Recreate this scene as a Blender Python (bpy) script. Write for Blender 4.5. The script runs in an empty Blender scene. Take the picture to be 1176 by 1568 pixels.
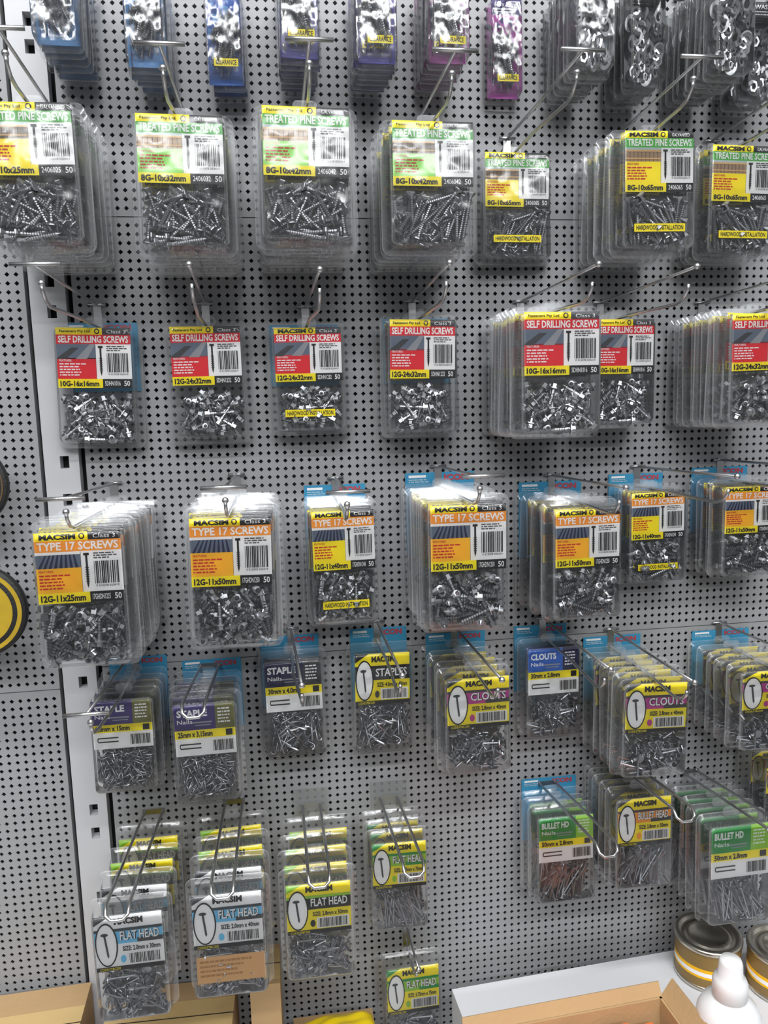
import bpy, math, random
import numpy as np
from mathutils import Vector, Matrix, Euler
random.seed(7)
sc=bpy.context.scene
col=sc.collection
sc.view_settings.view_transform='Standard'
sc.cycles.transparent_max_bounces=28
sc.cycles.max_bounces=7

# ------------------------------------------------------------ materials
MATS={}
def mat(name,color=(.8,.8,.8),rough=.5,metal=0.0,bump=0.0,bscale=50,spec=.5,var=0.0,vscale=8):
    if name in MATS: return MATS[name]
    m=bpy.data.materials.new(name); m.use_nodes=True
    nt=m.node_tree; b=nt.nodes['Principled BSDF']
    b.inputs['Base Color'].default_value=(*color,1); b.inputs['Roughness'].default_value=rough
    b.inputs['Metallic'].default_value=metal; b.inputs['Specular IOR Level'].default_value=spec
    if bump or var:
        tc=nt.nodes.new('ShaderNodeTexCoord'); nz=nt.nodes.new('ShaderNodeTexNoise')
        nz.inputs['Scale'].default_value=bscale if bump else vscale
        nt.links.new(tc.outputs['Object'],nz.inputs['Vector'])
        if bump:
            bp=nt.nodes.new('ShaderNodeBump'); bp.inputs['Strength'].default_value=bump; bp.inputs['Distance'].default_value=.002
            nt.links.new(nz.outputs['Fac'],bp.inputs['Height']); nt.links.new(bp.outputs['Normal'],b.inputs['Normal'])
        if var:
            n2=nt.nodes.new('ShaderNodeTexNoise'); n2.inputs['Scale'].default_value=vscale; n2.inputs['Detail'].default_value=4
            nt.links.new(tc.outputs['Object'],n2.inputs['Vector'])
            r=nt.nodes.new('ShaderNodeMapRange'); r.inputs['To Min'].default_value=1-var; r.inputs['To Max'].default_value=1+var
            nt.links.new(n2.outputs['Fac'],r.inputs['Value'])
            mx=nt.nodes.new('ShaderNodeVectorMath'); mx.operation='SCALE'; mx.inputs[0].default_value=color
            nt.links.new(r.outputs['Result'],mx.inputs['Scale']); nt.links.new(mx.outputs['Vector'],b.inputs['Base Color'])
    MATS[name]=m; return m
def lin(r,g,b):
    f=lambda c:(c/255/12.92) if c/255<=.04045 else ((c/255+.055)/1.055)**2.4
    return (f(r),f(g),f(b))
INK={'yellow':(255,236,0),'black':(14,14,16),'white':(248,248,248),'green':(86,186,80),'lgreen':(160,228,110),'brown':(190,140,80),
 'sky':(190,205,210),'red':(222,26,44),'redtxt':(200,40,30),'orange':(250,160,50),'amber':(255,194,30),'greyblue':(100,112,130),'dgrey':(60,62,66),
 'purpledk':(60,46,112),'olive':(112,112,60),'navy':(30,34,74),'blue':(40,100,190),'ltblue':(110,196,238),'magenta':(190,60,150),'dkgreen':(30,150,64),
 'cyanhdr':(66,150,190),'logo':(180,80,90),'tan':(225,182,125),'violet':(100,94,196),'skyb':(95,160,220),'magfoil':(176,66,165),'limegrn':(150,205,50),'steel':(150,155,160)}
def ink(n):
    return mat('ink_'+n,lin(*INK[n]),rough=.45,spec=.25)
def plastic(name,haze,rough,bump,tint=(.99,.993,.996),k=1.0):
    m=bpy.data.materials.new(name); m.use_nodes=True; nt=m.node_tree; N=nt.nodes; L=nt.links
    N.remove(N['Principled BSDF']); out=N['Material Output']
    tr=N.new('ShaderNodeBsdfTransparent'); tr.inputs[0].default_value=(*tint,1)
    gl=N.new('ShaderNodeBsdfGlossy'); gl.inputs['Roughness'].default_value=rough; gl.inputs['Color'].default_value=(1,1,1,1)
    df=N.new('ShaderNodeBsdfDiffuse'); df.inputs[0].default_value=(.8,.82,.84,1)
    tc=N.new('ShaderNodeTexCoord'); nz=N.new('ShaderNodeTexNoise'); nz.inputs['Scale'].default_value=28; nz.inputs['Detail'].default_value=2
    L.new(tc.outputs['Object'],nz.inputs['Vector'])
    bp=N.new('ShaderNodeBump'); bp.inputs['Strength'].default_value=bump; bp.inputs['Distance'].default_value=.004
    L.new(nz.outputs['Fac'],bp.inputs['Height']); L.new(bp.outputs['Normal'],gl.inputs['Normal'])
    lw=N.new('ShaderNodeFresnel'); lw.inputs['IOR'].default_value=1.48; L.new(bp.outputs['Normal'],lw.inputs['Normal'])
    ml=N.new('ShaderNodeMath'); ml.operation='MULTIPLY'; ml.inputs[1].default_value=k; ml.use_clamp=True
    L.new(lw.outputs[0],ml.inputs[0])
    m1=N.new('ShaderNodeMixShader'); m1.inputs[0].default_value=haze; L.new(tr.outputs[0],m1.inputs[1]); L.new(df.outputs[0],m1.inputs[2])
    m2=N.new('ShaderNodeMixShader'); L.new(ml.outputs[0],m2.inputs[0]); L.new(m1.outputs[0],m2.inputs[1]); L.new(gl.outputs[0],m2.inputs[2])
    L.new(m2.outputs[0],out.inputs[0]); return m
M_PLAS=plastic('clear_blister_plastic',.015,.10,.35)
M_SIDE=plastic('blister_side_plastic',.06,.14,.35,k=1.1)
M_RIM=plastic('blister_edge_plastic',.17,.14,.2,k=1.3)
M_ZINC=mat('zinc_screw_metal',(.47,.48,.50),.38,1.0)
M_ZINCD=mat('galvanised_screw_metal',(.37,.38,.40),.42,1.0)
M_NAIL=mat('bright_nail_steel',(.42,.43,.46),.36,1.0)
M_WIRE=mat('hook_wire_chrome',(.6,.6,.61),.3,1.0)
M_BOARD=mat('pegboard_painted_steel',lin(156,157,159),.5,0,var=.05,vscale=3)
M_POST=mat('upright_white_enamel',lin(196,197,200),.35)
M_BLACK=mat('slot_black',(.01,.01,.01),.8)
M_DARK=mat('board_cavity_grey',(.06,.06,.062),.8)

# ------------------------------------------------------------ mesh accumulation
class MB:
    def __init__(s): s.V=[];s.F=[];s.I=[];s.S=[];s.mats=[]
    def mi(s,m):
        if m not in s.mats: s.mats.append(m)
        return s.mats.index(m)
    def add(s,V,F,m,M=None,smooth=False):
        b=len(s.V); k=s.mi(m)
        if M is not None: V=[tuple(M@Vector(v)) for v in V]
        s.V+=[tuple(v) for v in V]; s.F+=[tuple(b+i for i in f) for f in F]
        s.I+=[k]*len(F); s.S+=[smooth]*len(F)
    def mesh(s,name):
        me=bpy.data.meshes.new(name); me.from_pydata(s.V,[],s.F)
        for m in s.mats: me.materials.append(m)
        me.polygons.foreach_set('material_index',s.I); me.polygons.foreach_set('use_smooth',s.S); me.update(); return me
    def obj(s,name,loc=(0,0,0),parent=None):
        return mkobj(name,s.mesh(name),loc,parent)
def mkobj(name,me,loc=(0,0,0),parent=None):
    o=bpy.data.objects.new(name,me); col.objects.link(o); o.location=loc
    if parent: o.parent=parent
    return o
def box(mb,x0,x1,y0,y1,z0,z1,m,M=None):
    V=[(x0,y0,z0),(x1,y0,z0),(x1,y1,z0),(x0,y1,z0),(x0,y0,z1),(x1,y0,z1),(x1,y1,z1),(x0,y1,z1)]
    mb.add(V,[(0,3,2,1),(4,5,6,7),(0,1,5,4),(1,2,6,5),(2,3,7,6),(3,0,4,7)],m,M)
def lathe(mb,prof,m,M=None,n=32,smooth=True):
    V=[];F=[]
    for r,z in prof:
        for i in range(n):
            a=2*math.pi*i/n; V.append((r*math.cos(a),r*math.sin(a),z))
    for j in range(len(prof)-1):
        for i in range(n):
            k=(i+1)%n; F.append((j*n+i,j*n+k,(j+1)*n+k,(j+1)*n+i))
    mb.add(V,F,m,M,smooth)
def tube(mb,pts,r,m,n=8,closed=False):
    pts=[Vector(p) for p in pts]; V=[];F=[]
    up=Vector((0.13,0.21,0.97)).normalized()
    for i,p in enumerate(pts):
        a=pts[max(i-1,0)]; b=pts[min(i+1,len(pts)-1)]
        t=(b-a).normalized(); u=t.cross(up)
        if u.length<.1: u=t.cross(Vector((1,0,0)))
        u.normalize(); w=t.cross(u)
        for k in range(n):
            an=2*math.pi*k/n; V.append(tuple(p+(u*math.cos(an)+w*math.sin(an))*r))
    for i in range(len(pts)-1):
        for k in range(n):
            q=(k+1)%n; F.append((i*n+k,i*n+q,(i+1)*n+q,(i+1)*n+k))
    F.append(tuple(range(n))[::-1]); e=(len(pts)-1)*n; F.append(tuple(range(e,e+n)))
    mb.add(V,F,m,None,True)
def rrect(w,h,r,y,cz,seg=5):
    P=[]
    for cx,czz,a0 in ((w/2-r,h/2-r,0),(-w/2+r,h/2-r,90),(-w/2+r,-h/2+r,180),(w/2-r,-h/2+r,270)):
        for i in range(seg+1):
            a=math.radians(a0+90*i/seg); P.append((cx+r*math.cos(a),y,cz+czz+r*math.sin(a)))
    return P

# ------------------------------------------------------------ blister shell (base 85x120 mm, origin = top centre)
def shell_mesh(name,w=.085,h=.120,t=.021):
    mb=MB(); cz=-h/2
    loops=[(w,h,.008,0,cz),(w-.0012,h-.0012,.0076,-.0012,cz),(w-.008,h-.009,.006,-.0012,cz-.0005),(w-.009,h-.010,.0055,-.003,cz-.0005),
           (w-.0115,h-.0125,.005,-t*.85,cz-.0005),(w-.0135,h-.0145,.005,-t*.97,cz-.0005),(w-.017,h-.018,.0045,-t,cz-.0005)]
    V=[];n=None
    for a in loops:
        L=rrect(*a); n=len(L); V+=L
    mb.V=list(V); ks=[mb.mi(M_RIM),mb.mi(M_SIDE),mb.mi(M_PLAS)]
    for j in range(len(loops)-1):
        for i in range(n):
            k=(i+1)%n; mb.F.append((j*n+i,j*n+k,(j+1)*n+k,(j+1)*n+i)); mb.I.append({0:0,1:1,2:1,3:1,4:0,5:1}[j]); mb.S.append(True)
    e=(len(loops)-1)*n; mb.F.append(tuple(range(e,e+n))); mb.I.append(2); mb.S.append(False)
    T=rrect(.020,.010,.004,-.0006,.000); mb.add(T,[tuple(range(len(T)))],M_RIM)
    return mb.mesh(name)
SHELL=shell_mesh('blister_shell')

# ------------------------------------------------------------ labels
def text_mesh(s,bold=.02):
    cu=bpy.data.curves.new('txt','FONT'); cu.body=s; cu.size=1; cu.offset=bold; cu.resolution_u=2
    ob=bpy.data.objects.new('txt',cu); col.objects.link(ob)
    dg=bpy.context.evaluated_depsgraph_get(); me=bpy.data.meshes.new_from_object(ob.evaluated_get(dg))
    V=[tuple(v.co) for v in me.vertices]; F=[tuple(p.vertices) for p in me.polygons]
    bpy.data.objects.remove(ob); bpy.data.curves.remove(cu); bpy.data.meshes.remove(me)
    xs=[v[0] for v in V]; ys=[v[1] for v in V]
    x0,x1,y0,y1=min(xs),max(xs),min(ys),max(ys)
    return [((x-x0)/(x1-x0),(y-y0)/(y1-y0)) for x,y,_ in V],F
TC={}
class Label:
    """flat printed card, u right 0..1, v down 0..1"""
    def __init__(s,x0,x1,z0,z1,y): s.b=MB(); s.x0,s.x1,s.z0,s.z1,s.y=x0,x1,z0,z1,y
    def pt(s,u,v,l): return (s.x0+(s.x1-s.x0)*u, s.y-l*.00018, s.z0+(s.z1-s.z0)*v)
    def r(s,u0,v0,u1,v1,c,l=1):
        s.b.add([s.pt(u0,v1,l),s.pt(u1,v1,l),s.pt(u1,v0,l),s.pt(u0,v0,l)],[(0,1,2,3)],ink(c))
    def poly(s,P,c,l=1): s.b.add([s.pt(u,v,l) for u,v in P],[tuple(range(len(P)))],ink(c))
    def ell(s,cu,cv,ru,rv,c,l=1): s.poly([(cu+ru*math.cos(a*math.pi/12),cv-rv*math.sin(a*math.pi/12)) for a in range(24)],c,l)
    def t(s,txt,u0,v0,u1,v1,c,l=3,bold=.02):
        if (txt,bold) not in TC: TC[(txt,bold)]=text_mesh(txt,bold)
        V,F=TC[(txt,bold)]
        s.b.add([s.pt(u0+(u1-u0)*x,v1+(v0-v1)*y,l) for x,y in V],F,ink(c))
    def bars(s,u0,v0,u1,v1,c='black',n=20,l=3):
        rr=random.Random(3); u=u0
        while u<u1-.004:
            w=rr.choice([.006,.010,.015]); s.r(u,v0,min(u+w,u1),v1,c,l); u+=w+rr.choice([.006,.009,.013])
    def lines(s,u0,v0,u1,v1,n,c,l=3):
        rr=random.Random(5)
        for i in range(n):
            v=v0+(v1-v0)*i/n; u=u0; e=u0+(u1-u0)*rr.uniform(.6,1)
            while u<e:
                w=rr.uniform(.02,.07); s.r(u,v,min(u+w,e),v+(v1-v0)/n*.45,c,l); u+=w+.012
CW=.085; CH=.120
def std():
    return Label(-.0345,.0345,-.0070,-.0625,-.0192)
def lab_screw(name,title,band,block,bt,size,code,brand,kind,sticker=False,finish='Class 3'):
    L=std(); L.r(0,0,1,1,'white',0)
    L.r(0,0,.62,.115,'yellow'); L.r(.62,0,1,.115,'black' if kind!='self' else 'dgrey')
    if brand: L.t(brand,.06,.022,.48,.10,'black',bold=.05)
    else: L.t('Fasteners Pty Ltd',.05,.035,.46,.09,'black')
    L.ell(.55,.058,.035,.045,'black',2); L.ell(.55,.058,.02,.026,'yellow',3)
    L.t(finish,.68,.035,.94,.09,'white',bold=0)
    L.r(0,.115,1,.27,band)
    L.t(title,.03,.132,.97,.25,'white',4,.03)
    if kind=='pine':
        L.r(0,.27,.52,.50,'sky'); L.r(0,.33,.52,.50,'brown')
        for i in range(9): L.r(.01+i*.057,.33,.016+i*.057,.50,'dgrey',2)
        L.r(0,.31,.52,.34,'tan',3); L.r(0,.44,.52,.46,'tan',3)
    elif kind=='self':
        L.r(0,.27,.52,.52,'greyblue'); L.poly([(0,.50),(.2,.33),(.30,.33),(.12,.52),(0,.52)],'dgrey',2); L.poly([(.25,.52),(.45,.27),(.52,.27),(.40,.52)],'steel',2)
    else:
        L.r(0,.27,.52,.50,'greyblue')
        for i in range(8): L.poly([(.02+i*.062,.50),(.12+i*.045,.30),(.135+i*.045,.30),(.055+i*.062,.50)],'navy',2)
        L.r(0,.27,.52,.31,'white',3)
    L.r(0,.50,.52,.85,block)
    L.t('FEATURES:',.03,.525,.2,.56,bt,bold=.01); L.lines(.03,.59,.45,.82,5,bt)
    L.r(.575,.33,.60,.74,'black',2); L.r(.555,.30,.62,.335,'black',2); L.poly([(.575,.74),(.60,.74),(.5875,.80)],'black',2)
    for i in range(7): L.r(.565,.50+i*.033,.61,.51+i*.033,'black',3)
    L.r(.52,.28,.523,.85,'black',2)
    L.bars(.67,.42,.96,.74); L.t('9 313078 020419',.68,.755,.95,.785,'black',bold=0); L.lines(.67,.30,.95,.40,3,'dgrey')
    L.r(0,.85,.60,1,'yellow',2); L.t(size,.03,.88,.55,.975,'black',4,.04)
    L.r(.60,.85,1,1,'black',2); L.t(code,.63,.885,.84,.965,'white',4,.01); L.t('50',.89,.88,.97,.97,'white',4,.02)
    if sticker:
        M=Label(-.026,.026,-.092,-.0995,-.0207); M.b=L.b; M.r(0,0,1,1,'yellow',0); M.t('HARDWOOD INSTALLATION',.04,.2,.96,.8,'black',1,.02)
    return L.b.mesh(name)
def lab_box(name,title,sub,main,side,size,band='yellow',white=True):
    L=std(); L.r(0,0,1,1,'white',0); L.r(0,0,1,.50,main); L.r(.68,0,1,.50,side,2)
    L.t(title,.05,.10,.55,.24,'white',4,.04); L.t(sub,.05,.29,.30,.37,'white',4,.01)
    L.r(.30,.34,.62,.37,'steel',3); L.r(.34,.40,.60,.42,'steel',3); L.lines(.72,.1,.95,.42,5,'white')
    L.r(0,.50,1,.66,band,2); L.t(size,.05,.525,.62,.635,'black',4,.04); L.r(.84,.52,.95,.64,'black',4)
    L.r(.08,.76,.42,.785,'black',2); L.r(.08,.84,.42,.865,'black',2); L.ell(.09,.812,.025,.052,'black',1); L.ell(.10,.812,.018,.03,'white',2)
    L.bars(.62,.72,.95,.93)
    return L.b.mesh(name)
def lab_oval(name,title,card,band,band2,size,sticker=None,brand='MACSIM'):
    L=std(); L.r(0,0,1,1,card,0)
    L.poly([(0,0),(.25,0),(0,.17)],band2,1)
    L.t(brand,.30,.05,.72,.17,'black',3,.05)
    L.r(0,.24,1,.52,band,1); L.r(0,.24,1,.29,band2,2)
    if band!='black': L.r(.62,.44,1,.52,band2,2)
    L.ell(.17,.52,.165,.40,'black',3); L.ell(.17,.52,.145,.37,'white',4)
    L.ell(.15,.33,.055,.03,'dgrey',5); L.poly([(.135,.33),(.165,.33),(.20,.72),(.185,.76),(.17,.72)],'dgrey',5)
    L.t(title,.38,.30,.95,.46,'black',3,.07); L.t(title,.375,.29,.945,.45,'white',6,.02)
    L.t(size,.40,.57,.95,.66,'black',3,.03)
    L.r(.46,.69,.97,.91,'white',2); L.bars(.49,.71,.94,.89); L.ell(.40,.80,.04,.07,band,3)
    L.r(0,.925,1,1,'black',2); L.t('CODE:STBC200',.05,.94,.35,.985,'yellow',4,.01)
    if sticker:
        M=Label(-.033,.035,-.070,-.098,-.0207); M.b=L.b; M.r(0,0,1,1,sticker,0); M.lines(.05,.15,.95,.85,4,'brown',1)
    return L.b.mesh(name)
def lab_foil(name,foil,hdr,sticker=True,small='6G x 25mm'):
    L=Label(-.037,.037,-.006,-.113,-.002); L.r(0,0,1,1,foil,0)
    rr=random.Random(name)
    for i in range(14):
        u=rr.uniform(0,.8); v=rr.uniform(.05,.85); w=rr.uniform(.05,.2)
        L.poly([(u,v),(u+w,v+.03),(u+w*.7,v+.10),(u+.02,v+.07)],hdr,1)
    L.y=-.0190; L.r(.02,0,.98,.17,hdr,0); L.t(small,.12,.03,.88,.08,'white',2); L.lines(.1,.10,.9,.16,2,'white',2)
    if sticker: L.r(.20,.80,.88,.88,'yellow',1); L.t('CLEARANCE',.25,.815,.83,.865,'black',2,.02)
    return L.b.mesh(name)
def lab_icon():
    L=Label(-.042,.042,.012,-.12,-.0005); L.r(0,0,1,1,'cyanhdr',0); L.t('ICON',.56,.025,.92,.105,'logo',2,.06); L.r(.05,.03,.30,.06,'white',1); L.lines(.05,.08,.35,.13,2,'sky',1)
    return L.b.mesh('blue_header_card')
ICON=lab_icon()
LAB={
 'pineG':lab_screw('pine_label_green','TREATED PINE SCREWS','green','lgreen','redtxt','8G-10x42mm','2406042','', 'pine',finish='GALVANISED'),
 'pineG2':lab_screw('pine_label_green_short','TREATED PINE SCREWS','green','lgreen','redtxt','8G-10x32mm','2406032','', 'pine',finish='GALVANISED'),
 'pineY':lab_screw('pine_label_yellow','TREATED PINE SCREWS','green','yellow','redtxt','8G-10x25mm','2406025','', 'pine',finish='GALVANISED'),
 'pineS':lab_screw('pine_label_sticker','TREATED PINE SCREWS','green','yellow','redtxt','8G-10x65mm','2406065','MACSIM','pine',True,finish='GALVANISED'),
 'self':lab_screw('self_drilling_label','SELF DRILLING SCREWS','red','red','white','10G-16x16mm','5DHN1016','','self'),
 'self2':lab_screw('self_drilling_label_long','SELF DRILLING SCREWS','red','red','white','12G-24x32mm','5DHN1232','','self'),
 'selfS':lab_screw('self_drilling_label_sticker','SELF DRILLING SCREWS','red','red','white','12G-24x32mm','5DHN1232','MACSIM','self',True),
 't17':lab_screw('type17_label_orange','TYPE 17 SCREWS','orange','amber','redtxt','12G-11x50mm','17GHDN1250','MACSIM','t17'),
 't17b':lab_screw('type17_label_orange_short','TYPE 17 SCREWS','orange','amber','redtxt','12G-11x25mm','17GHDN1225','MACSIM','t17'),
 't17Y':lab_screw('type17_label_yellow','TYPE 17 SCREWS','orange','yellow','redtxt','12G-11x40mm','17GHDN1240','MACSIM','t17',True),
 'staple':lab_box('staple_label','STAPLE','Nails','purpledk','olive','2.0mm x 15mm'),
 'staple2':lab_box('staple_label_wide','STAPLE','Nails','purpledk','olive','25mm x 3.15mm'),
 'stapleN':lab_box('staple_label_navy','STAPLE','Nails','navy','dgrey','30mm x 4.0mm'),
 'cloutB':lab_box('clout_label_blue','CLOUTS','Nails','blue','navy','30mm x 2.8mm'),
 'bulletG':lab_box('bullet_head_label_green','BULLET HD','Nails','dkgreen','limegrn','50mm x 2.8mm'),
 'clout':lab_oval('clout_label','CLOUTS','yellow','magenta','dgrey','SIZE: 2.8mm x 40mm'),
 'stapleO':lab_oval('staple_label_oval','STAPLES','yellow','dgrey','black','SIZE: 4.0mm x 40mm'),
 'flatB':lab_oval('flat_head_label_blue','FLAT HEAD','white','ltblue','dgrey','SIZE: 2.0mm x 30mm'),
 'flatBS':lab_oval('flat_head_label_sticker','FLAT HEAD','white','ltblue','dgrey','SIZE: 2.0mm x 40mm','tan'),
 'flatY':lab_oval('flat_head_label_yellow','FLAT HEAD','yellow','black','limegrn','SIZE: 2.8mm x 50mm'),
 'flatG':lab_oval('flat_head_label_green','FLAT HEAD','yellow','limegrn','dkgreen','SIZE: 3.75mm x 75mm'),
 'bulletY':lab_oval('bullet_head_label','BULLET HEAD','yellow','orange','dgrey','SIZE: 2.8mm x 50mm'),
 'foilB':lab_foil('blue_foil_card','skyb','blue',False),
 'foilB2':lab_foil('blue_foil_card_sticker','blue','skyb',True),
 'foilV':lab_foil('violet_foil_card','violet','navy',True),
 'foilM':lab_foil('magenta_foil_card','magfoil','purpledk',True),
 'foilC':lab_foil('grey_washer_card','steel','dgrey',False,'WASHERS'),
}
# ------------------------------------------------------------ fastener contents
def ring_stack(rs,n=6):
    V=[];F=[]
    for x,r in rs:
        for i in range(n):
            a=2*math.pi*i/n; V.append((x,r*math.cos(a),r*math.sin(a)))
    for j in range(len(rs)-1):
        for i in range(n):
            k=(i+1)%n; F.append((j*n+i,(j+1)*n+i,(j+1)*n+k,j*n+k))
    F.append(tuple(range(n))); e=(len(rs)-1)*n; F.append(tuple(range(e,e+n))[::-1])
    return V,F
def screw(L,r,head,pitch=.0019):
    rs=[]
    if head=='hex': rs=[(-L/2-.0045,.0001),(-L/2-.0045,.0036),(-L/2-.0010,.0038),(-L/2-.0009,.0056),(-L/2,.0056),(-L/2+.0001,r*.8)]
    elif head=='csk': rs=[(-L/2-.001,.0008),(-L/2-.001,.0042),(-L/2-.0002,.0042),(-L/2+.0030,r*.8)]
    x=-L/2+.0045
    rs.append((x,r*.78))
    while x<L/2-.004:
        rs+= [(x+pitch*.35,r*.72),(x+pitch*.5,r*1.18),(x+pitch*.65,r*.72)]; x+=pitch
    rs.append((L/2,.0002)); return ring_stack(rs,7)
def nail(L,r,hr):
    rs=[(-L/2-.0006,.0002),(-L/2-.0006,hr),(-L/2+.0002,hr),(-L/2+.0006,r),(L/2-.003,r),(L/2,.0001)] if hr else [(-L/2,r),(-L/2+.001,r*1.3),(-L/2+.002,r),(L/2-.003,r),(L/2,.0001)]
    return ring_stack(rs,8)
def staple(L,w,r):
    mb=MB(); pts=[(L/2,0,-w/2),(-L/2+w/2,0,-w/2)]
    for i in range(7):
        a=-math.pi/2+math.pi*i/6; pts.append((-L/2+w/2-w/2*math.cos(a),0,w/2*math.sin(a)))
    pts.append((L/2,0,w/2)); tube(mb,pts,r,M_NAIL,6); return mb.V,mb.F
def washer(ro,ri,t,n=16):
    V=[];F=[]
    for r,x in ((ri,-t/2),(ro,-t/2),(ro,t/2),(ri,t/2)):
        for i in range(n):
            a=2*math.pi*i/n; V.append((x,r*math.cos(a),r*math.sin(a)))
    for j in range(4):
        for i in range(n):
            k=(i+1)%n; q=(j+1)%4; F.append((j*n+i,j*n+k,q*n+k,q*n+i))
    return V,F
def pile(name,makers,L,n,m,x=.0355,z0=-.066,z1=-.1155,y0=-.004,y1=-.0172,face=.0,seed=1,align=None,smooth=False):
    rr=random.Random(seed); mb=MB()
    for i in range(n):
        V,F=rr.choice(makers)
        tilt=rr.gauss(0,.16)
        if rr.random()<face: tilt=rr.uniform(1.0,1.5)*1
        ang=rr.uniform(0,2*math.pi) if align is None else rr.gauss(align,.35)+(math.pi if rr.random()<.5 else 0)
        f=i/n
        cy=y0+(y1-y0)*(f**.7)
        hx=abs(math.cos(ang))*math.cos(tilt)*L/2+.003; hz=abs(math.sin(ang))*math.cos(tilt)*L/2+.003
        cx=rr.uniform(-x+hx,x-hx) if x>hx else 0
        a,b=z1+hz,z0-hz
        cz=rr.uniform(a,b) if a<b else (z0+z1)/2
        if tilt>.9: cy=max(cy,-.012)
        M=Matrix.Translation((cx,cy,cz))@Matrix.Rotation(-ang,4,'Y')@Matrix.Rotation(-tilt,4,'Z')@Matrix.Rotation(rr.uniform(0,6),4,'X')
        mb.add(V,F,m,M,smooth)
    return mb.mesh(name)
CON={
 'pine':pile('pine_screw_pile',[screw(.032,.0022,'csk')],.034,78,M_ZINCD,seed=1,z0=-.062),
 'pineL':pile('long_pine_screw_pile',[screw(.042,.0022,'csk')],.044,62,M_ZINCD,seed=2,align=.9,z0=-.062),
 'self':pile('self_drilling_screw_pile',[screw(.018,.0024,'hex',.0015)],.024,95,M_ZINC,face=.25,seed=3,z0=-.065),
 'selfL':pile('long_self_drilling_screw_pile',[screw(.028,.0024,'hex',.0015)],.034,66,M_ZINC,face=.12,seed=4,z0=-.065),
 't17':pile('type17_screw_pile',[screw(.032,.0029,'hex',.0024)],.038,54,M_ZINCD,face=.2,seed=5,z0=-.064),
 't17s':pile('short_type17_screw_pile',[screw(.020,.0029,'hex',.0024)],.026,72,M_ZINCD,face=.35,seed=6,z0=-.064),
 'staples':pile('staple_pile',[staple(.020,.0055,.0011)],.021,140,M_NAIL,seed=7,smooth=True,z0=-.063),
 'staplesL':pile('long_staple_pile',[staple(.032,.0065,.0015)],.033,85,M_NAIL,seed=8,smooth=True,z0=-.063),
 'nails':pile('flat_head_nail_pile',[nail(.030,.0012,.0034)],.031,120,M_NAIL,seed=9,z0=-.064),
 'nailsL':pile('long_nail_pile',[nail(.044,.0014,.003)],.045,80,M_NAIL,seed=10,align=1.2,z0=-.063),
 'clouts':pile('clout_pile',[nail(.026,.0015,.0055)],.027,82,M_NAIL,face=.2,seed=11,z0=-.064),
 'small':pile('small_screw_pile',[screw(.036,.0028,'csk',.0026)],.037,44,M_ZINC,seed=12,z0=-.032,z1=-.112,align=1.1),
 'washers':pile('washer_pile',[washer(.0095,.0050,.0018),washer(.0075,.0042,.0045,6)],.016,80,M_ZINC,face=.95,seed=13,z0=-.026,z1=-.112),
}
# ------------------------------------------------------------ hooks
def hook(x,z,L=.235,T=True,ball=True,dx=0):
    mb=MB(); zz=z-.0015
    box(mb,-.004,.004,-.0025,-.0005,-.004,.024,M_WIRE)
    tube(mb,[(-.009,-.0035,.022),(.009,-.0035,.022)],.0015,M_WIRE)
    pts=[(0,-.003,.0),(0,-L*.5,.0)]+[(dx,-L+.02,.0),(dx,-L+.008,.003),(dx,-L,.010),(dx,-L-.001,.015)]
    tube(mb,pts,.0016,M_WIRE)
    tube(mb,[(0,-.003,.022),(dx*.5,-L*.5,.024),(dx,-L-.014,.028)],.0014,M_WIRE)
    if T: tube(mb,[(dx-.019,-L-.014,.0285),(dx+.019,-L-.014,.0285)],.0018,M_WIRE)
    if ball:
        lathe(mb,[(.0001,-.003),(.0024,-.0018),(.0030,0),(.0024,.0018),(.0001,.003)],M_WIRE,Matrix.Translation((dx,-L-.014 if not T else -L-.001,.028 if not T else .016)),12)
    mb.obj('pegboard_hook',(x,0,zz))
def loop_hook(x,z,L=.20,rise=.022,w=.010):
    mb=MB(); box(mb,-.012,.012,-.0025,-.0005,-.003,.003,M_WIRE)
    P=[(-w,-.003,0),(-w,-L*.6,rise*.6),(-w,-L,rise),(-w*.95,-L-.006,rise-.006),(-w*.5,-L-.008,rise-.010),(w*.5,-L-.008,rise-.010),(w*.95,-L-.006,rise-.006),(w,-L,rise),(w,-L*.6,rise*.6),(w,-.003,0)]
    tube(mb,P,.0016,M_WIRE); mb.obj('loop_pegboard_hook',(x,0,z))

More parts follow.
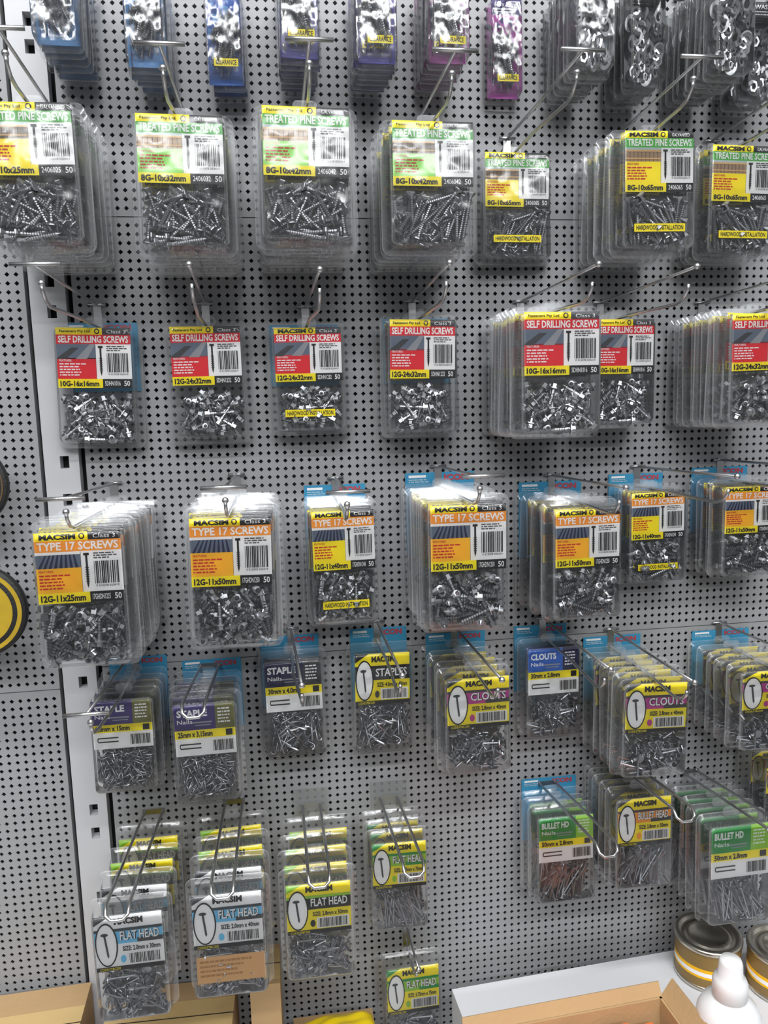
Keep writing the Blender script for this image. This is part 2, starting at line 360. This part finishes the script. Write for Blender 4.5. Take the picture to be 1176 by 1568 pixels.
# ------------------------------------------------------------ stacks : x z w h d(front) n label content hook icon
S=[
 # row 0
 (-173,1860,42,97,105,6,'foilB','small','t',0,'blue_screw_blister_pack_stack'),
 (-100,1850,39,97,90,5,'foilB','small','t',0,'blue_screw_blister_pack_stack'),
 (-31,1849,38,98,60,2,'foilB2','small','t',0,'blue_screw_blister_pack_stack'),
 (38,1855,40,98,110,7,'foilV','small','t',0,'violet_screw_blister_pack_stack'),
 (110,1857,40,98,100,7,'foilV','small','t',0,'violet_screw_blister_pack_stack'),
 (178,1861,41,98,95,7,'foilM','small','t',0,'magenta_screw_blister_pack_stack'),
 (252,1857,38,100,30,1,'foilM','small','t',0,'magenta_screw_blister_pack_stack'),
 (314,1853,43,100,110,7,'foilC','washers','t',0,'washer_blister_pack_stack'),
 (380,1853,41,100,80,5,'foilC','washers','t',0,'washer_blister_pack_stack'),
 (454,1854,45,100,110,7,'foilC','washers','t',0,'washer_blister_pack_stack'),
 (520,1851,44,100,60,3,'foilC','washers','t',0,'washer_blister_pack_stack'),
 # row 1
 (-193,1708,90,124,145,8,'pineY','pine','T',0,'treated_pine_screw_pack_stack'),
 (-69,1701,88,120,145,8,'pineG2','pine','T',0,'treated_pine_screw_pack_stack'),
 (38,1708,91,122,150,8,'pineG','pine','T',0,'treated_pine_screw_pack_stack'),
 (151,1704,91,120,135,7,'pineG','pineL','T',0,'treated_pine_screw_pack_stack'),
 (260,1708,84,116,40,2,'pineS','pineL','T',0,'treated_pine_screw_pack_stack'),
 (375,1706,86,120,118,8,'pineS','pineL','T',0,'treated_pine_screw_pack_stack'),
 (495,1710,90,120,70,4,'pineS','pineL','T',0,'treated_pine_screw_pack_stack'),
 # row 2
 (-176,1538,88,128,32,1,'self','self','T',2,'self_drilling_screw_pack_stack'),
 (-67,1538,86,127,32,1,'self2','selfL','b',0,'self_drilling_screw_pack_stack'),
 (37,1534,84,117,42,2,'selfS','selfL','b',2,'self_drilling_screw_pack_stack'),
 (153,1539,83,127,64,3,'self2','selfL','b',2,'self_drilling_screw_pack_stack'),
 (275,1538,92,128,130,9,'self','self','b',0,'self_drilling_screw_pack_stack'),
 (368,1536,76,121,70,4,'self','self','b',0,'self_drilling_screw_pack_stack'),
 (490,1535,92,121,125,9,'self2','selfL','b',0,'self_drilling_screw_pack_stack'),
 # row 3
 (-173,1354,88,134,168,10,'t17b','t17s','T',0,'type_17_screw_pack_stack'),
 (-44,1358,89,135,152,9,'t17','t17s','T',0,'type_17_screw_pack_stack'),
 (63,1350,78,131,82,5,'t17Y','t17s','T',1,'type_17_screw_pack_stack'),
 (179,1359,91,137,142,9,'t17','t17','T',1,'type_17_screw_pack_stack'),
 (312,1344,86,129,108,7,'t17','t17','b',1,'type_17_screw_pack_stack'),
 (416,1350,77,113,55,3,'t17Y','t17','b',1,'type_17_screw_pack_stack'),
 (520,1354,82,112,70,4,'t17','t17','T',1,'type_17_screw_pack_stack'),
 # row 4
 (-164,1170,71,108,90,4,'staple','staples','T',1,'staple_pack_stack'),
 (-84,1161,74,117,92,4,'staple2','staples','L',1,'staple_pack_stack'),
 (7,1182,75,121,42,2,'stapleN','staplesL','b',1,'staple_pack_stack'),
 (105,1184,75,125,42,1,'stapleO','staplesL','b',1,'staple_pack_stack'),
 (195,1173,81,115,110,5,'clout','clouts','b',1,'clout_nail_pack_stack'),
 (302,1175,74,117,40,2,'cloutB','clouts','b',1,'clout_nail_pack_stack'),
 (387,1156,83,116,120,6,'clout','clouts','b',1,'clout_nail_pack_stack'),
 (526,1155,86,100,110,5,'clout','clouts','b',1,'clout_nail_pack_stack'),
 # row 5
 (-156,994,76,119,170,4,'flatB','nails','L',0,'flat_head_nail_pack_stack'),
 (-66,997,81,119,160,4,'flatBS','nails','L',0,'flat_head_nail_pack_stack'),
 (22,984,79,115,140,4,'flatY','nails','L',0,'flat_head_nail_pack_stack'),
 (113,984,72,113,84,3,'flatG','nailsL','L',0,'flat_head_nail_pack_stack'),
 (309,983,79,117,65,3,'bulletG','nailsL','L',1,'bullet_head_nail_pack_stack'),
 (390,1012,77,120,92,5,'bulletY','nailsL','L',0,'bullet_head_nail_pack_stack'),
 (494,980,85,132,112,5,'bulletG','nailsL','L',0,'bullet_head_nail_pack_stack'),
 (584,1020,60,90,60,2,'bulletY','nails','b',0,'batten_screw_pack_stack'),
 # row 6
 (131,800,76,126,42,1,'flatG','nails','s',0,'flat_head_nail_pack_stack'),
]
for (x,z,w,h,d,n,lab,con,hk,icon,name) in S:
    x/=1000;z/=1000;w/=1000;h/=1000;d/=1000
    root=bpy.data.objects.new(name,None); col.objects.link(root); root.location=(x,0,z); root.empty_display_size=.02
    sx,sz=w/CW,h/CH
    df=d-.021; db=.010 if not (lab.startswith('flat') and n>2) else .022
    for i in range(n):
        y=-(df if n==1 else db+(df-db)*i/(n-1))
        if 0<i<n-1: y+=random.uniform(-.0015,.0015)
        last=(i==n-1)
        a=Euler((min(.005,random.gauss(0,.014)-.012),random.gauss(0,.018),random.gauss(0,.022)))
        if last: a=Euler((-.01,random.gauss(0,.010),random.gauss(0,.012)))
        off=(0 if last else random.gauss(0,.0020))
        lb=lab
        if lab in('flatB','flatBS') and not last: lb='flatY' if i<2 else 'flatB'
        fl=random.choice((-1,1))
        for nm,me in (('blister_shell',SHELL),('printed_card',LAB[lb]),('contents',CON[con])):
            o=mkobj('%s_%d'%(nm,i+1),me,(off,y,0),root); o.rotation_euler=a; o.scale=(sx*(fl if nm=='contents' else 1),1,sz)
    if icon:
        o=mkobj('blue_header_card',ICON,(random.uniform(-.003,.003),-.0015,.003 if icon==1 else -.006),root); o.scale=(sx*.88,1,sz*(.62 if icon==1 else .5))
    if (x,z) in ((.022,.984),(.113,.984)):
        mb=MB(); box(mb,-.020,.020,-.004,-.0034,-.01,.026,M_RIM); mb.obj('hang_tab',(0,0,0),root)
    if hk=='L': loop_hook(x,z+.003,max(.17,d+.03))
    elif hk=='t': hook(x,z-.002,.13,False,True)
    elif hk=='s': hook(x,z-.002,.07,False,True)
    else: hook(x,z-.002,max(.185,d+.012),hk=='T',True,random.uniform(-.006,.006))

# ------------------------------------------------------------ pegboard panels
def panel(name,x0,x1,z0,z1,p=.0088,r=.0025):
    b=.002; nx=int((x1-x0-2*b)/p); nz=int((z1-z0-2*b)/p)
    gx=(x0+x1)/2-nx*p/2; gz=(z0+z1)/2-nz*p/2
    i,j=np.meshgrid(np.arange(nx),np.arange(nz)); i=i.ravel(); j=j.ravel(); N=len(i)
    cx=gx+(i+.5)*p; cz=gz+(j+.5)*p; h=p/2
    offs=[(-h,-h,0),(h,-h,0),(h,h,0),(-h,h,0),(0,-r,0),(r,0,0),(0,r,0),(-r,0,0),(0,-r,1),(r,0,1),(0,r,1),(-r,0,1)]
    V=np.zeros((N,12,3))
    for k,(a,c,e) in enumerate(offs):
        V[:,k,0]=cx+a; V[:,k,1]=.0011*e; V[:,k,2]=cz+c
    T=np.array([(0,1,4),(1,5,4),(1,2,5),(2,6,5),(2,3,6),(3,7,6),(3,0,7),(0,4,7),(4,5,9),(4,9,8),(5,6,10),(5,10,9),(6,7,11),(6,11,10),(7,4,8),(7,8,11)])
    F=(T[None]+(np.arange(N)*12)[:,None,None]).reshape(-1,3)
    V=V.reshape(-1,3).tolist(); F=F.tolist()
    mb=MB(); mb.V=[tuple(v) for v in V]; mb.F=[tuple(f) for f in F]; mb.mi(M_BOARD); mb.I=[0]*len(F); mb.S=[False]*len(F)
    gx1=gx+nx*p; gz1=gz+nz*p
    for a,b2,c,e in ((x0,x1,z0,gz),(x0,x1,gz1,z1),(x0,gx,gz,gz1),(gx1,x1,gz,gz1)):
        mb.add([(a,0,c),(b2,0,c),(b2,0,e),(a,0,e)],[(0,1,2,3)],M_BOARD)
    for (a,c,b2,e) in ((x0,z0,x1,z0),(x0,z1,x1,z1),(x0,z0,x0,z1),(x1,z0,x1,z1)):
        mb.add([(a,0,c),(b2,0,e),(b2,.012,e),(a,.012,c)],[(0,1,2,3)],M_BOARD)
    mb.obj(name)
g=.0005
panel('pegboard_panel',-.2,.72,1.644+g,2.118); panel('pegboard_panel',-.2,.72,1.170+g,1.644-g); panel('pegboard_panel',-.2,.72,.60,1.170-g)
panel('pegboard_panel',-.70,-.246,1.148+g,1.622-g); panel('pegboard_panel',-.70,-.246,1.622+g,2.096); panel('pegboard_panel',-.70,-.246,.60,1.148-g)
mb=MB()
PX0,PX1=-.241,-.206; sl=.0045
zs=sorted([1.827,1.802,1.581,1.550,1.396,1.356,1.155,1.006,.978,1.70,1.27,.90,.87,1.95,1.98])
xc=-.2205
prev=.60
for z in zs:
    a,b=z-.0065,z+.0065
    box(mb,PX0,PX1,-.003,.010,prev,a,M_POST); box(mb,PX0,xc-sl,-.003,.010,a,b,M_POST); box(mb,xc+sl,PX1,-.003,.010,a,b,M_POST); prev=b
box(mb,PX0,PX1,-.003,.010,prev,2.15,M_POST)
box(mb,PX0+.001,PX1-.001,.012,.014,.6,2.15,M_BLACK)
mb.obj('slotted_upright_post')
# ------------------------------------------------------------ room shell
def slab(name,x0,x1,y0,y1,z0,z1,m):
    mb=MB(); box(mb,x0,x1,y0,y1,z0,z1,m); return mb.obj(name)
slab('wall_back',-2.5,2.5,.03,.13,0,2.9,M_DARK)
slab('floor',-2.5,2.5,-3.5,.13,-.05,0,mat('vinyl_floor',(.30,.29,.28),.4,var=.1,vscale=5))
slab('ceiling',-2.5,2.5,-3.5,.13,2.9,2.95,mat('ceiling_white',(.8,.8,.8),.8,var=.03))
SZ=.655
mb=MB(); MS=mat('shelf_white_enamel',lin(212,213,216),.35,var=.03)
box(mb,-.72,.78,-.44,-.002,SZ-.022,SZ,MS); box(mb,-.72,.78,-.448,-.44,SZ-.035,SZ+.001,MS)
for xx in (-.22,.72): box(mb,xx-.002,xx+.002,-.40,.001,SZ-.10,SZ-.022,MS)
mb.obj('display_shelf')
RZ=.757; rb=SZ+.0015
mb=MB(); M=Matrix.Rotation(math.radians(3.2),4,'Z')
box(mb,0,.56,-.40,0,RZ-rb-.012,RZ-rb,MS,M); box(mb,0,.012,-.40,0,0,RZ-rb-.012,MS,M); box(mb,.548,.56,-.40,0,0,RZ-rb-.012,MS,M); box(mb,.012,.548,-.4,-.39,0,RZ-rb-.012,MS,M)
mb.obj('white_shelf_riser',(.178,-.040,rb))
# ------------------------------------------------------------ shelf goods
M_CARD=mat('corrugated_cardboard',lin(182,150,108),.8,bump=.2,bscale=200,var=.08,vscale=20)
def carton(name,x0,x1,y0,y1,z1,open_=False,rot=0,inner=None,base=None,txt='FRAGILE'):
    base=SZ+.0012 if base is None else base
    mb=MB(); cx,cy=(x0+x1)/2,(y0+y1)/2; w,dp=(x1-x0)/2,(y1-y0)/2; hh=z1-base; t=.003
    if open_:
        box(mb,-w,w,-dp,dp,0,t,M_CARD)
        for a in ((-w,w,-dp,-dp+t),(-w,w,dp-t,dp),(-w,-w+t,-dp,dp),(w-t,w,-dp,dp)): box(mb,*a,t,hh,M_CARD)
        for sgn in (1,):
            M=Matrix.Translation((0,sgn*dp,hh))@Matrix.Rotation(sgn*-.5,4,'X'); box(mb,-w,w,-.001,.001,0,.014,M_CARD,M)
        M=Matrix.Translation((w,0,hh))@Matrix.Rotation(.6,4,'Y'); box(mb,-.001,.001,-dp,dp,0,.022,M_CARD,M)
        if inner:
            for k in range(6):
                xx=-w+.012+k*(2*w-.02)/6; M=Matrix.Translation((xx,0,0))@Matrix.Rotation(.05*(k%3-1),4,'Z')
                box(mb,0,(2*w-.03)/6.6,-dp+.012,dp-.012,t,hh-.012-.006*(k%2),inner,M)
    else:
        box(mb,-w,w,-dp,dp,0,hh,M_CARD)
        box(mb,-w,w,-.024,.024,hh,hh+.0004,mat('packing_tape',lin(205,175,120),.25)); box(mb,-w-.0003,w+.0003,-.0006,.0006,hh-.001,hh+.0006,M_BLACK)
        if txt: L=Label(-w*.8,w*.6,hh-.012,hh-.034,-dp-.0004); L.b=mb; L.t(txt,0,0,1,1,'black',1)
    o=mb.obj(name,(cx,cy,base)); o.rotation_euler=(0,0,rot)
carton('cardboard_carton',-.36,-.235,-.13,-.012,.80,rot=.04,txt='PTY LTD')
carton('cardboard_carton',-.215,-.075,-.115,-.010,.785,rot=-.03,txt=None)
carton('cardboard_carton',-.055,-.022,-.075,-.012,.822,txt=None)
carton('cardboard_carton',-.010,.085,-.13,-.012,.722,txt=None)
carton('open_cardboard_tray',.165,.382,-.36,-.170,.823,True,.06,mat('orange_packets',lin(215,110,50),.5),base=RZ+.001)
import bmesh
bm=bmesh.new(); bmesh.ops.create_grid(bm,x_segments=36,y_segments=24,size=1)
for v_ in bm.verts:
    u,w_=v_.co.x,v_.co.y; e=max(0,(1-u**4))*max(0,(1-w_**4))
    v_.co=Vector((u*.052,w_*.040,.003+.024*e**.5+.002*math.sin(u*7+w_*3)*e+.0012*math.sin(w_*17-u*5)*e))
bot=bmesh.ops.duplicate(bm,geom=bm.verts[:]+bm.edges[:]+bm.faces[:])
for g_ in bot['geom']:
    if isinstance(g_,bmesh.types.BMVert): g_.co.z=.0008
for f in bm.faces: f.smooth=True
me=bpy.data.meshes.new('yellow_plastic_bag'); bm.to_mesh(me); bm.free(); me.materials.append(mat('yellow_bag_film',lin(225,195,20),.25,bump=.25,bscale=60))
o=mkobj('yellow_plastic_bag',me,(.036,-.073,.7228)); o.rotation_euler=(0,0,.1)
M_TIN=mat('tin_metal',(.62,.58,.50),.3,1.0); M_TL=mat('tin_label',lin(140,112,60),.4,var=.3,vscale=40)
for x,y in ((.488,-.065),(.560,-.10)):
    mb=MB(); R=.037; H=.052
    lathe(mb,[(.0001,0),(R,0),(R+.001,.001),(R+.001,.004),(R,.005)],M_TIN)
    lathe(mb,[(R,.005),(R,H-.006)],M_TL); lathe(mb,[(R+.0002,.016),(R+.0002,.028)],ink('amber')); lathe(mb,[(R+.0004,.019),(R+.0004,.024)],ink('white'))
    lathe(mb,[(R,H-.006),(R+.0015,H-.005),(R+.0015,H-.001),(R,H),(R-.004,H),(R-.005,H-.004),(R-.010,H-.004),(R-.011,H-.002),(R-.016,H-.002),(R-.017,H-.004),(.0001,H-.004)],M_TIN)
    mb.obj('paint_tin',(x,y,RZ+.001))
mb=MB(); MW=mat('white_hdpe',lin(232,232,232),.3)
lathe(mb,[(.0001,0),(.028,0),(.031,.003),(.031,.074),(.030,.084),(.026,.093),(.018,.100),(.0145,.102)],MW)
lathe(mb,[(.0313,.010),(.0313,.060)],mat('bottle_label_orange',lin(230,110,40),.4))
lathe(mb,[(.0145,.102),(.0165,.103),(.0165,.118),(.0150,.122),(.0115,.126),(.0110,.138),(.0095,.142),(.0001,.143)],MW)
mb.obj('squeeze_bottle',(.420,-.215,RZ+.001))
MK=mat('black_abrasive',(.012,.012,.012),.6,bump=.3,bscale=300); MDY=mat('disc_label_yellow',lin(180,150,35),.5,var=.2,vscale=60)
for x,z,R,two in ((-.303,1.380,.041,0),(-.301,1.254,.046,1)):
    mb=MB(); M=Matrix.Translation((0,-.05,0))@Matrix.Rotation(math.pi/2,4,'X')
    lathe(mb,[(.011,0),(R,0),(R+.001,.0015),(R+.001,.008),(R,.0095),(.011,.0095),(.011,0)],MK,M,48)
    if two:
        lathe(mb,[(R*.84,.0099),(R*.93,.0099)],MDY,M,48); lathe(mb,[(.013,.0099),(R*.74,.0099)],MDY,M,48)
        lathe(mb,[(.014,.0102),(R*.45,.0102)],ink('black'),M,40)
    else:
        lathe(mb,[(R*.90,.0099),(R*.93,.0099)],mat('disc_brown',lin(90,70,40),.6),M,48); lathe(mb,[(.013,.0099),(R*.50,.0099)],mat('disc_brown'),M,40)
    mb.obj('abrasive_cutting_disc',(x,0,z))
    m2=MB(); box(m2,-.009,.009,-.0035,-.0005,-.01,.02,M_WIRE); tube(m2,[(0,-.003,.0),(0,-.10,.0),(0,-.112,.010)],.002,M_WIRE); m2.obj('pegboard_hook',(x,0,z+.0085))
# ------------------------------------------------------------ lights
MH=mat('fixture_white',(.8,.8,.8),.4)
def tube_light(x,y,L,power,z=2.62,w=.12):
    mb=MB(); box(mb,-L/2,L/2,-.09,.09,.03,.09,MH); 
    for s_ in (-1,1): box(mb,s_*L/2-.01,s_*L/2+.01,-.09,.09,-.005,.03,MH)
    for xx in (-L*.4,L*.4): tube(mb,[(xx,0,.09),(xx,0,2.9-z)],.004,M_WIRE)
    mb.obj('ceiling_light_batten',(x,y,z))
    l=bpy.data.lights.new('batten_light','AREA'); l.shape='RECTANGLE'; l.size=L-.04; l.size_y=w; l.energy=power; l.color=(.975,.988,1)
    o=bpy.data.objects.new('batten_light',l); col.objects.link(o); o.location=(x,y,z+.005)
tube_light(.1,-.75,1.5,26)
tube_light(-.2,-1.7,2.4,46)
tube_light(.2,-2.9,2.4,48)
w=bpy.data.worlds.new('world'); sc.world=w; w.use_nodes=True
nt=w.node_tree; bg=nt.nodes['Background']; tc=nt.nodes.new('ShaderNodeTexCoord'); sp=nt.nodes.new('ShaderNodeSeparateXYZ'); rp=nt.nodes.new('ShaderNodeValToRGB'); mr=nt.nodes.new('ShaderNodeMapRange')
nt.links.new(tc.outputs['Generated'],sp.inputs[0]); nt.links.new(sp.outputs['Z'],mr.inputs['Value']); mr.inputs['From Min'].default_value=-1; nt.links.new(mr.outputs[0],rp.inputs[0])
e=rp.color_ramp.elements; e[0].position=.3; e[0].color=(.05,.05,.055,1); e[1].position=.75; e[1].color=(.82,.83,.85,1)
x_=e.new(.5); x_.color=(.25,.255,.26,1)
nt.links.new(rp.outputs[0],bg.inputs[0]); bg.inputs[1].default_value=.75
# ------------------------------------------------------------ camera
cam=bpy.data.cameras.new('camera'); co=bpy.data.objects.new('camera',cam); col.objects.link(co)
cam.sensor_fit='VERTICAL'; cam.sensor_height=36; cam.lens=27.09; cam.clip_start=.02
co.location=(0,-.85,1.45); co.rotation_euler=(1.42913,.02532,-.14014)
sc.camera=co
